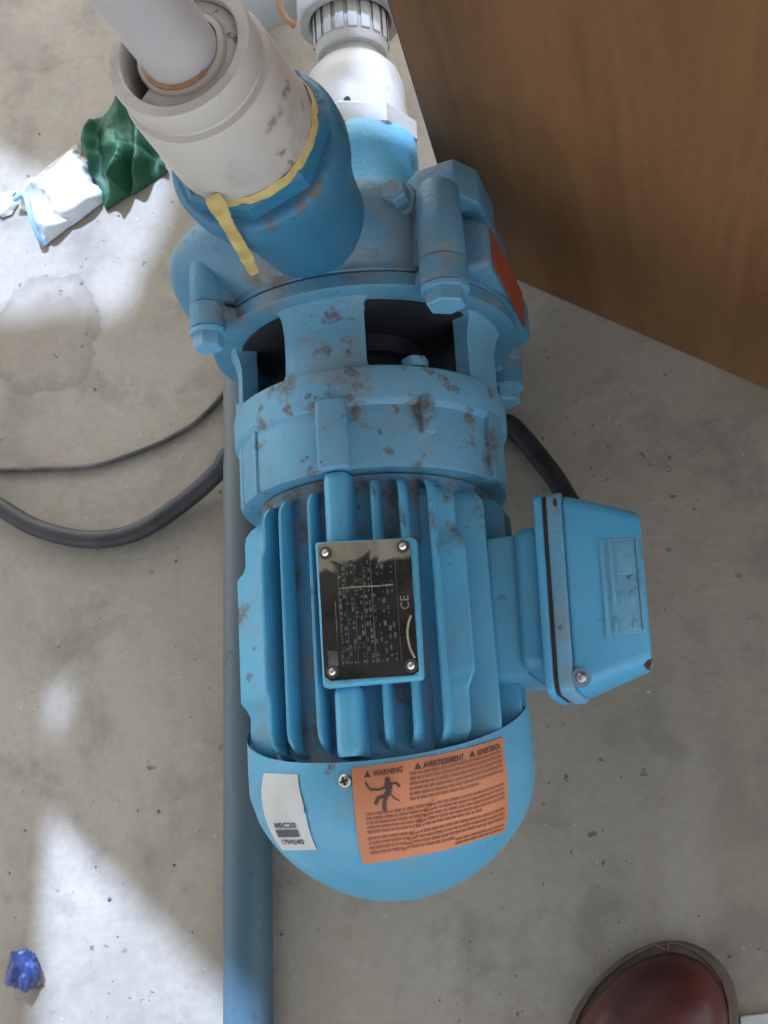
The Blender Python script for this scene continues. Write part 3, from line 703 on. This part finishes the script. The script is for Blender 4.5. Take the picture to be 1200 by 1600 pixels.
m = MB(); m.prism(shield(0.0385, 0.036, -0.028, 0.02), -0.019, -0.0055, M=BM)
tbox = m.build('terminal_box', M['boxblue'], pump, bevel=0.004, segs=3, smooth=50)
MB().prism(shield(0.0535, 0.0445, -0.028), -0.0060, -0.0012, M=BM).build('box_flange', M['boxblue'], tbox, bevel=0.0014, segs=2, smooth=50)
MB().prism(shield(0.0525, 0.0435, -0.027), -0.0011, 0.0008, M=BM).build('box_gasket', M['gasket'], tbox, smooth=0)
MB().prism(shield(0.0535, 0.0450, -0.028), 0.0009, 0.0088, M=BM).build('lid_flange', M['cast'], tbox, bevel=0.0016, segs=3, smooth=50)
def lid_z(x): return 0.0435 - (x - 0.0088) * 0.16
x0, x1 = 0.0085, 0.0480
A_ = shield(0.0522, lid_z(x0), -0.026, 0.030); B_ = shield(0.0400, lid_z(x1), -0.020, 0.030); nn = len(A_)
m = MB(); m.add([TB @ Vector((x0, y, z)) for y, z in A_] + [TB @ Vector((x1 - 0.10 * (lid_z(x1) - z), y, z)) for y, z in B_],
      [tuple(range(nn)), tuple(range(nn, 2 * nn))] + [(i, (i + 1) % nn, nn + (i + 1) % nn, nn + i) for i in range(nn)])
m.build('box_lid', M['boxblue'], tbox, bevel=0.003, segs=3, smooth=50)
m = MB()
for xa, xb, ya, yb, h in ((0.0265, 0.0288, -0.0270, 0.0255, 0.0012), (0.0310, 0.0330, -0.0080, 0.0255, 0.0009), (0.0448, 0.0464, -0.0240, 0.0240, 0.0012),
                          (0.0300, 0.0446, -0.0245, 0.0255, 0.0003), (0.0345, 0.0440, 0.0060, 0.0235, 0.0006), (0.0350, 0.0370, -0.0090, -0.0030, 0.001), (0.0400, 0.0415, -0.0070, -0.0030, 0.001),
                          (0.0310, 0.0325, -0.0235, -0.0160, 0.0009), (0.0400, 0.0420, -0.0225, -0.0180, 0.001)):
    vv = [(xa, ya), (xb, ya), (xb, yb), (xa, yb)]
    vs = [TB @ Vector((x, y, lid_z(x) + dz)) for dz in (-0.001, h) for x, y in vv]
    m.add(vs, [(0, 1, 2, 3), (4, 5, 6, 7), (0, 1, 5, 4), (1, 2, 6, 5), (2, 3, 7, 6), (3, 0, 4, 7)])
m.build('embossed_mark', M['cast'], tbox, bevel=0.0004, smooth=50)
ca = TB @ Vector((0.0460, -0.0375, 0.0325))
m = MB(); m.lathe([(0, 0), (0.002, 0.0022), (0.0038, 0.0026), (0.0056, 0)], lambda t, r, a: ca + Vector((t - 0.004, r * math.sin(a) * 2.2, r * math.cos(a))), 8)
m.build('chipped_corner', M['rustred'], tbox, smooth=0)
for yy, nm in ((-0.0470, 1), (0.0465, 0)):
    p = TB @ Vector((0.0125, yy + 0.0015, 0.0425))
    if nm:
        q_ = (TB.to_3x3() @ Vector((0.35, -0.1, 1))).normalized(); qm = q_.to_track_quat('Z', 'Y').to_matrix()
        MB().lathe([(-0.003, 0.0052), (0.0006, 0.0050), (0.0007, 0.0030)], lambda t, r, a: p + qm @ Vector((r * math.cos(a), r * math.sin(a), t)), 24).build('screw_seat', M['core'], tbox)
        screw_at(p + q_ * 0.0008, q_, 0.0029, tbox, 'lid_screw')
    else:
        p = TB @ Vector((0.0060, yy, 0.0452)); MB().lathe([(p.z, 0.0), (p.z + 0.0002, 0.0018)], lambda t, r, a: Vector((p.x + r * 0.6 * math.sin(a), p.y + r * 1.4 * math.cos(a), t)), 14).build('screw_hole', M['gasket'], tbox, smooth=0)
# ------------------------------------------------------------------ discharge pipe
dp = empty('discharge_pipe', (DX, DY, 0.30), 'pale plastic pipe rising out of a wide coupling at the upper left of the pump', 'pipe')
m = MB(); f = fz(DX, DY)
m.lathe([(0.296, 0.029), (0.296, 0.0405), (0.3085, 0.0408), (0.3110, 0.0385), (0.3110, 0.031)], f, 8)
m.build('threaded_bush', M['boss'], dp, smooth=25)
m = MB(); m.lathe([(0.3112, 0.03), (0.3112, 0.0362), (0.3135, 0.0370), (0.350, 0.0364), (0.3625, 0.0358), (0.3640, 0.0352)], f, 96)
m.lathe([(0.3640, 0.0352), (0.3648, 0.0322), (0.3668, 0.0320), (0.3680, 0.0332), (0.3690, 0.0338), (0.3805, 0.0337), (0.3822, 0.0329), (0.3825, 0.0284), (0.3816, 0.0276), (0.355, 0.0270)], f, 96)
m.build('coupling', M['pvc'], dp, smooth=40)
m = MB()                                                            # reducing bush inside, broken away on the left
rows = []
for k in range(73):
    a = R_(-62 + 292 * k / 72)
    rows.append([f(z, r, a) for z, r in ((0.357, 0.0272), (0.3755, 0.0272), (0.3765, 0.0262), (0.3772, 0.0230), (0.3772, 0.0195), (0.357, 0.0195))])
m.grid(rows, closed_v=True); m.add(rows[0], [tuple(range(6))]); m.add(rows[-1], [tuple(range(6))])
m.build('reducing_bush', M['pvc'], dp, smooth=40)
m = MB(); m.lathe([(0.357, 0.0272), (0.357, 0.018)], f, 48); m.build('socket_floor', M['cement'], dp)
m = MB(); m.lathe([(0.357, 0.0208), (0.3785, 0.0208), (0.3796, 0.0200), (0.3796, 0.0176), (0.376, 0.0170)], f, 72, rs=lambda a, t: 1 + 0.012 * math.sin(3 * a) + 0.008 * math.sin(7 * a))
m.build('inner_collar', M['pvc'], dp, smooth=40)
m = MB(); m.lathe([(0.3794, 0.0190), (0.3806, 0.0187), (0.3812, 0.0178), (0.3812, 0.0168)], f, 72, a0=140, a1=275, rs=lambda a, t: 1 + 0.05 * min(0, math.cos(a - R_(208)) - 0.75)); m.build('cement_bead', M['amber'], dp)
fl_ = fz(DX, DY, 0.0, 0.0, 0.36)
MB().lathe([(0.358, 0.0170), (1.20, 0.0170)], fl_, 72).build('riser_pipe', M['pvcpipe'], dp)
m = MB(); m.lathe([(0.3095, 0.0368), (0.3100, 0.0384), (0.3135, 0.0380), (0.3150, 0.0371)], f, 96, rs=lambda a, t: 1 + 0.008 * math.sin(5 * a + 1) + 0.010 * math.sin(11 * a) * (t > 0.313) - 0.05 * max(0, min(1, (math.degrees(a) - 196) / 18)) + 0.006 * math.sin(23 * a))
m.build('sealing_tape', M['tape'], dp)
def tail():
    pts = spline([on_disc(x, y, r) for x, y, r in ((331, 306, 0.0388), (342, 326, 0.0425), (358, 356, 0.0475), (379, 392, 0.0490), (398, 428, 0.0495))], 12)
    rows = []; n = len(pts)
    for i, p in enumerate(pts):
        s = i / (n - 1); wd = 0.0022 + 0.0008 * math.sin(s * 9) + 0.0007 * noise.noise(Vector((s * 14, 2, 1)))  + (0.0016 if s < 0.6 else 0.0016 - 0.005 * (s - 0.6))
        sd_ = Vector((0.95, 0.15, 0.12 * math.sin(s * 11)))
        rows.append([p + sd_ * wd * k + Vector((0, -0.0008 * (1 - k * k) * math.sin(s * 20), 0.0005 * math.sin(s * 26 + k * 2))) for k in (-1, -0.33, 0.33, 1)])
    m = MB(); m.grid(rows); m.grid([[p + Vector((0, 0.0007, 0)) for p in r] for r in rows], flip=True)
    m.build('tape_tail', M['tape'], dp, smooth=70)
tail()

# ------------------------------------------------------------------ suction pipe
SXX, SZ = 0.0030, ZC
sp = empty('suction_pipe', (SXX, 0.46, 0), 'white plastic pipe fittings with ribbed nut behind the pump', 'pipe')
f = fyo(SXX, SZ)
m = MB(); m.lathe([(0.452, 0.025), (0.452, 0.0375), (0.4535, 0.0388), (0.466, 0.0388), (0.468, 0.0370)], f, 8)
m.build('hex_collar', M['pvcwhite'], sp, smooth=25)
m = MB(); m.lathe([(0.466, 0.0330), (0.496, 0.0318), (0.506, 0.0290), (0.513, 0.0235), (0.516, 0.0190), (0.518, 0.0180), (0.530, 0.0180)], f, 72)
adapter = m.build('adapter', M['pvcwhite'], sp, smooth=50)
p = fyo(SXX, SZ)(0.470, 0.0331, R_(8)); MB().lathe([(0, 0.0022), (0.0006, 0.0022), (0.0008, 0.0)], lambda t, r, a: p + Vector((r * math.sin(a), r * math.cos(a), t)), 14).build('moulding_dot', M['gasket'], adapter)
m = MB(); m.lathe([(0.522, 0.018), (0.522, 0.0220), (0.524, 0.0232), (0.560, 0.0232), (0.562, 0.022)], f, 72)
nut = m.build('union_nut', M['pvcwhite'], sp, smooth=40)
for k in range(18):
    a = R_(k * 360 / 18); mm = MB(); rows = []
    for y, h in ((0.5275, 0.0230), (0.529, 0.0250), (0.556, 0.0250), (0.558, 0.0230)):
        rows.append([fy(y, h - 0.0006, a + s * 0.115) + Vector((SXX, 0, 0)) for s in (-1, -0.8, 0.8, 1)])
    mm.grid(rows); mm.build('grip_rib', M['pvcwhite'], nut, smooth=30)
m = MB(); m.lathe([(0.560, 0.024), (0.549, 0.0255), (0.547, 0.0270), (0.547, 0.0325), (0.549, 0.0340), (0.630, 0.0340), (0.633, 0.033), (0.633, 0.022), (0.8, 0.022)], f, 80)
m.build('large_coupling', M['pvcwhite'], sp, smooth=40)
m = MB(); m.tube([(SXX - 0.025, 0.595, SZ + 0.0), (SXX - 0.09, 0.588, SZ + 0.006), (SXX - 0.15, 0.58, SZ + 0.012)], 0.028, 40)
m.build('branch_fitting', M['pvcwhite'], sp)
m = MB(); m.tube(spline([at(436, -10, 0.155), at(438, 12, 0.154), at(446, 28, 0.150), at(460, 40, 0.143)], 6), 0.0022, 8); m.build('orange_seal', M['amber'], sp)

# ------------------------------------------------------------------ things on the floor
m = MB(); m.tube([(-0.1481, -0.55, 0.0157), (-0.1065, 0.85, 0.0157)], 0.0157, 40)
tag(m.build('floor_pipe', M['floorpipe']), 'blue grey pipe lying straight along the floor left of the motor', 'pipe')
cable = [at(x, y, z) for x, y, z in ((-700, 560, .007), (-350, 610, .007), (-140, 705, .007), (-60, 752, .007), (0, 792, .0068), (60, 826, .0068), (140, 843, .0068), (215, 830, .0068), (290, 782, .009), (340, 738, .015), (376, 704, .021))]
cable += [Vector((-0.055, 0.288, 0.022)), Vector((0.0, 0.292, 0.012)), Vector((0.045, 0.288, 0.0075))]
cable += [at(x, y, z) for x, y, z in ((788, 662, .008), (815, 682, .008), (848, 722, .012), (880, 768, .020))] + [Vector((0.122, 0.176, 0.034)), Vector((0.118, 0.160, 0.055)), Vector((0.116, 0.150, 0.098))]
m = MB(); m.tube(spline(cable, 8), 0.0066, 14)
tag(m.build('power_cable', M['rubber']), 'thick black rubber cable curving across the floor and under the pump to its box', 'cable')
thin = [at(x, y, 0.0025) for x, y in ((-700, 690), (-350, 720), (-120, 731), (0, 734), (60, 733), (140, 729), (200, 712), (255, 690), (300, 664), (330, 638), (352, 612), (372, 580), (400, 520))]
m = MB(); m.tube(spline(thin, 8), 0.0021, 8)
tag(m.build('thin_wire', M['thinwire']), 'thin dusty wire lying on the floor above the thick black cable', 'wire')

# crumpled packet at the upper left
pk = empty('crumpled_packet', at(170, 280, 0), 'crumpled green and white plastic packet lying in the patch of sunlight', 'packet')
def crumple(name, A, B, C, D, mat, seed, h=0.010, nu=34, nv=26, fold=0.006, parent=None):
    """A-B is one end, D-C the other (image points); a limp double film with folds"""
    q = [at(x, y, 0) for x, y in (A, B, C, D)]
    top, bot = [], []
    for i in range(nv + 1):
        v = i / nv; r1, r2 = [], []
        for j in range(nu + 1):
            u = j / nu
            p = q[0] * (1 - u) * (1 - v) + q[1] * u * (1 - v) + q[2] * u * v + q[3] * (1 - u) * v
            e = min(1, min(u, 1 - u, v, 1 - v) / 0.14); e = math.sqrt(max(0, 1 - (1 - e) ** 2))
            nz = noise.fractal(Vector((u * 5 + seed, v * 5, seed)), 1.0, 2.0, 4)
            q1 = u * 1.1 + v * 1.7 + 0.55 * noise.noise(Vector((u * 2.3 + seed, v * 2.3, seed * 2)))
            rd = 0.5 - 0.5 * math.cos(2 * math.pi * q1 * 1.1)
            z = 0.0012 + e * (h * 0.45 + fold * (rd - 0.25) * (1 + noise.noise(Vector((u * 2, v * 2, seed + 4)))) + 0.0012 * nz)
            w_ = 0.0060 * noise.noise(Vector((u * 3.2, v * 3.2, seed + 9))) + 0.0018 * noise.noise(Vector((u * 11, v * 11, seed + 2)))
            r1.append(p + Vector((w_, w_ * 0.7, max(0.0016, z)))); r2.append(p + Vector((w_, w_ * 0.7, 0.0008)))
        top.append(r1); bot.append(r2)
    m = MB(); m.grid(top); m.grid(bot, flip=True)
    return m.build(name, mat, parent, smooth=70)
crumple('green_end', (124, 224), (172, 326), (268, 268), (200, 146), M['green'], 3.3, 0.016, 56, 46, fold=0.020, parent=pk)
crumple('white_end', (126, 232), (162, 318), (72, 384), (36, 306), M['white_film'], 1.7, 0.018, 40, 36, fold=0.006, parent=pk)
crumple('paper_flap', (58, 276), (120, 226), (142, 262), (90, 290), M['kraft'], 5.1, 0.003, 14, 12, 0.001, parent=pk)
crumple('torn_end', (-40, 318), (-34, 352), (24, 332), (24, 300), M['white_film'], 8.2, 0.006, 16, 12, 0.002, parent=pk)
m = MB(); m.tube(spline([at(x, y, z) for x, y, z in ((22, 312, .008), (38, 304, .012), (45, 325, .014), (50, 345, .013), (60, 370, .008), (70, 382, .003))], 6), 0.0022, 8)
m.build('blue_rim', M['blue_trim'], pk)

# blue wrapper scrap, lower left
c = at(38, 1515, 0.007); bm = bmesh.new(); bmesh.ops.create_icosphere(bm, subdivisions=4, radius=0.0095)
for v in bm.verts:
    k = 0.95 + 0.55 * noise.noise(v.co * 130 + Vector((3, 1, 2))) + 0.28 * abs(noise.noise(v.co * 330)); v.co = Vector((v.co.x * k * 0.95, v.co.y * k * 1.25, v.co.z * k * 0.72)) + c
me = bpy.data.meshes.new('wrapper_scrap'); bm.to_mesh(me); bm.free()
tag(link('wrapper_scrap', me, M['wrapper'], smooth=40), 'small crumpled dark blue foil scrap at the left edge beside the lower sunlit patch', 'wrapper')

# brown shoe, lower right
sh = empty('leather_shoe', (0.110, -0.16, 0), 'toe of a dark red brown leather shoe at the bottom edge of the picture', 'shoe')
SC = Vector((0.1275, -0.0300, 0))
def half(s):                                    # half width of the sole at distance s behind the toe tip
    if s < 0.002: return 1.05 * 0.012 * math.sqrt(max(0, s) / 0.002)
    pts = [(0, 0.0), (0.002, 0.012), (0.006, 0.021), (0.012, 0.029), (0.022, 0.038), (0.035, 0.0440), (0.055, 0.0485), (0.085, 0.0500), (0.12, 0.046), (0.16, 0.038), (0.20, 0.034), (0.245, 0.034), (0.275, 0.027), (0.287, 0.013), (0.290, 0.0)]
    for (a, b), (c_, d_) in zip(pts, pts[1:]):
        if a <= s <= c_: return 1.05 * (b + (d_ - b) * (s - a) / (c_ - a))
    return 0
def mid(s): return -0.33 * s                    # the foot points out to the right
S_ = [0.29 * (0.5 - 0.5 * math.cos(math.pi * k / 44)) for k in range(45)]
def outline(grow):
    L = [(SC.x + mid(s) - (half(s) + grow * (half(s) > 0)), SC.y - s + (grow if s < 0.001 else 0)) for s in S_]
    Rr = [(SC.x + mid(s) + (half(s) + grow * (half(s) > 0)), SC.y - s) for s in reversed(S_[1:-1])]
    return L + Rr
MB().prism(outline(0.0), 0.001, 0.017).build('sole', M['sole'], sh, bevel=0.002, segs=2, smooth=40)
rows = []
def hgt(s):
    pts = [(0, 0.019), (0.004, 0.030), (0.012, 0.040), (0.03, 0.050), (0.06, 0.058), (0.10, 0.070), (0.14, 0.085), (0.18, 0.095), (0.24, 0.098), (0.285, 0.092), (0.29, 0.07)]
    for (a, b), (c_, d_) in zip(pts, pts[1:]):
        if a <= s <= c_: return b + (d_ - b) * (s - a) / (c_ - a)
    return 0.05
for s in S_:
    hw = max(0.0008, half(s) * 0.885); top = hgt(s); yy = SC.y - 0.0060 - s * (0.29 - 0.012) / 0.29
    r = []
    for k in range(21):
        a = math.pi * k / 20; ca_, sa_ = math.cos(a), math.sin(a)
        r.append(Vector((SC.x + mid(s) - hw * math.copysign(abs(ca_) ** 0.75, ca_), yy, 0.0165 + (top - 0.0165) * abs(sa_) ** 0.85)))
    rows.append(r)
m = MB(); m.grid(rows); m.build('upper', M['leather'], sh, smooth=70)
pts = [Vector((x, y, 0.0175)) for x, y in outline(-0.0042)]
m = MB(); m.tube(pts + [pts[0]], 0.0010, 6, caps=False); m.build('welt', M['welt'], sh)
m = MB(); m.lathe([(0, 0.0), (0.0002, 0.026)], lambda t, r, a: Vector((SC.x + mid(0.22) + r * 0.9 * math.sin(a), SC.y - 0.22 + r * 1.7 * math.cos(a), 0.0985)), 28); m.build('shoe_opening', M['dark'], sh)

# pale scrap at the lower right corner
m = MB(); q = [at(x, y, 0.004) for x, y in ((1156, 1588), (1240, 1578), (1260, 1680), (1160, 1690))]
m.add(q + [p - Vector((0, 0, 0.0032)) for p in q], [(0, 1, 2, 3), (4, 5, 6, 7), (0, 1, 5, 4), (1, 2, 6, 5), (2, 3, 7, 6), (3, 0, 4, 7)])
tag(m.build('tile_scrap', M['sheetwhite'], smooth=0, bevel=0.0008), 'white flat scrap on the floor right of the shoe, in the lower right corner', 'scrap')

# loose grit on the concrete
m = MB()
for k in range(420):
    x, y = rng.uniform(-0.75, 0.5), rng.uniform(-0.15, 1.0); s = rng.uniform(0.0004, 0.0014) * (1.6 if rng.random() < 0.06 else 1)
    vs = [(x + s * rng.uniform(.6, 1.2) * math.cos(a), y + s * rng.uniform(.6, 1.2) * math.sin(a), 0.0) for a in (0, 1.5, 3.1, 4.6)] + [(x, y, s * 0.9)]
    m.add(vs, [(0, 1, 4), (1, 2, 4), (2, 3, 4), (3, 0, 4)])
tag(m.build('floor_grit', simple('grit', (0.16, 0.14, 0.12), 0.9, var=0.8, scale=15), smooth=0, kind='stuff'), 'loose grit scattered over the concrete floor', 'grit')
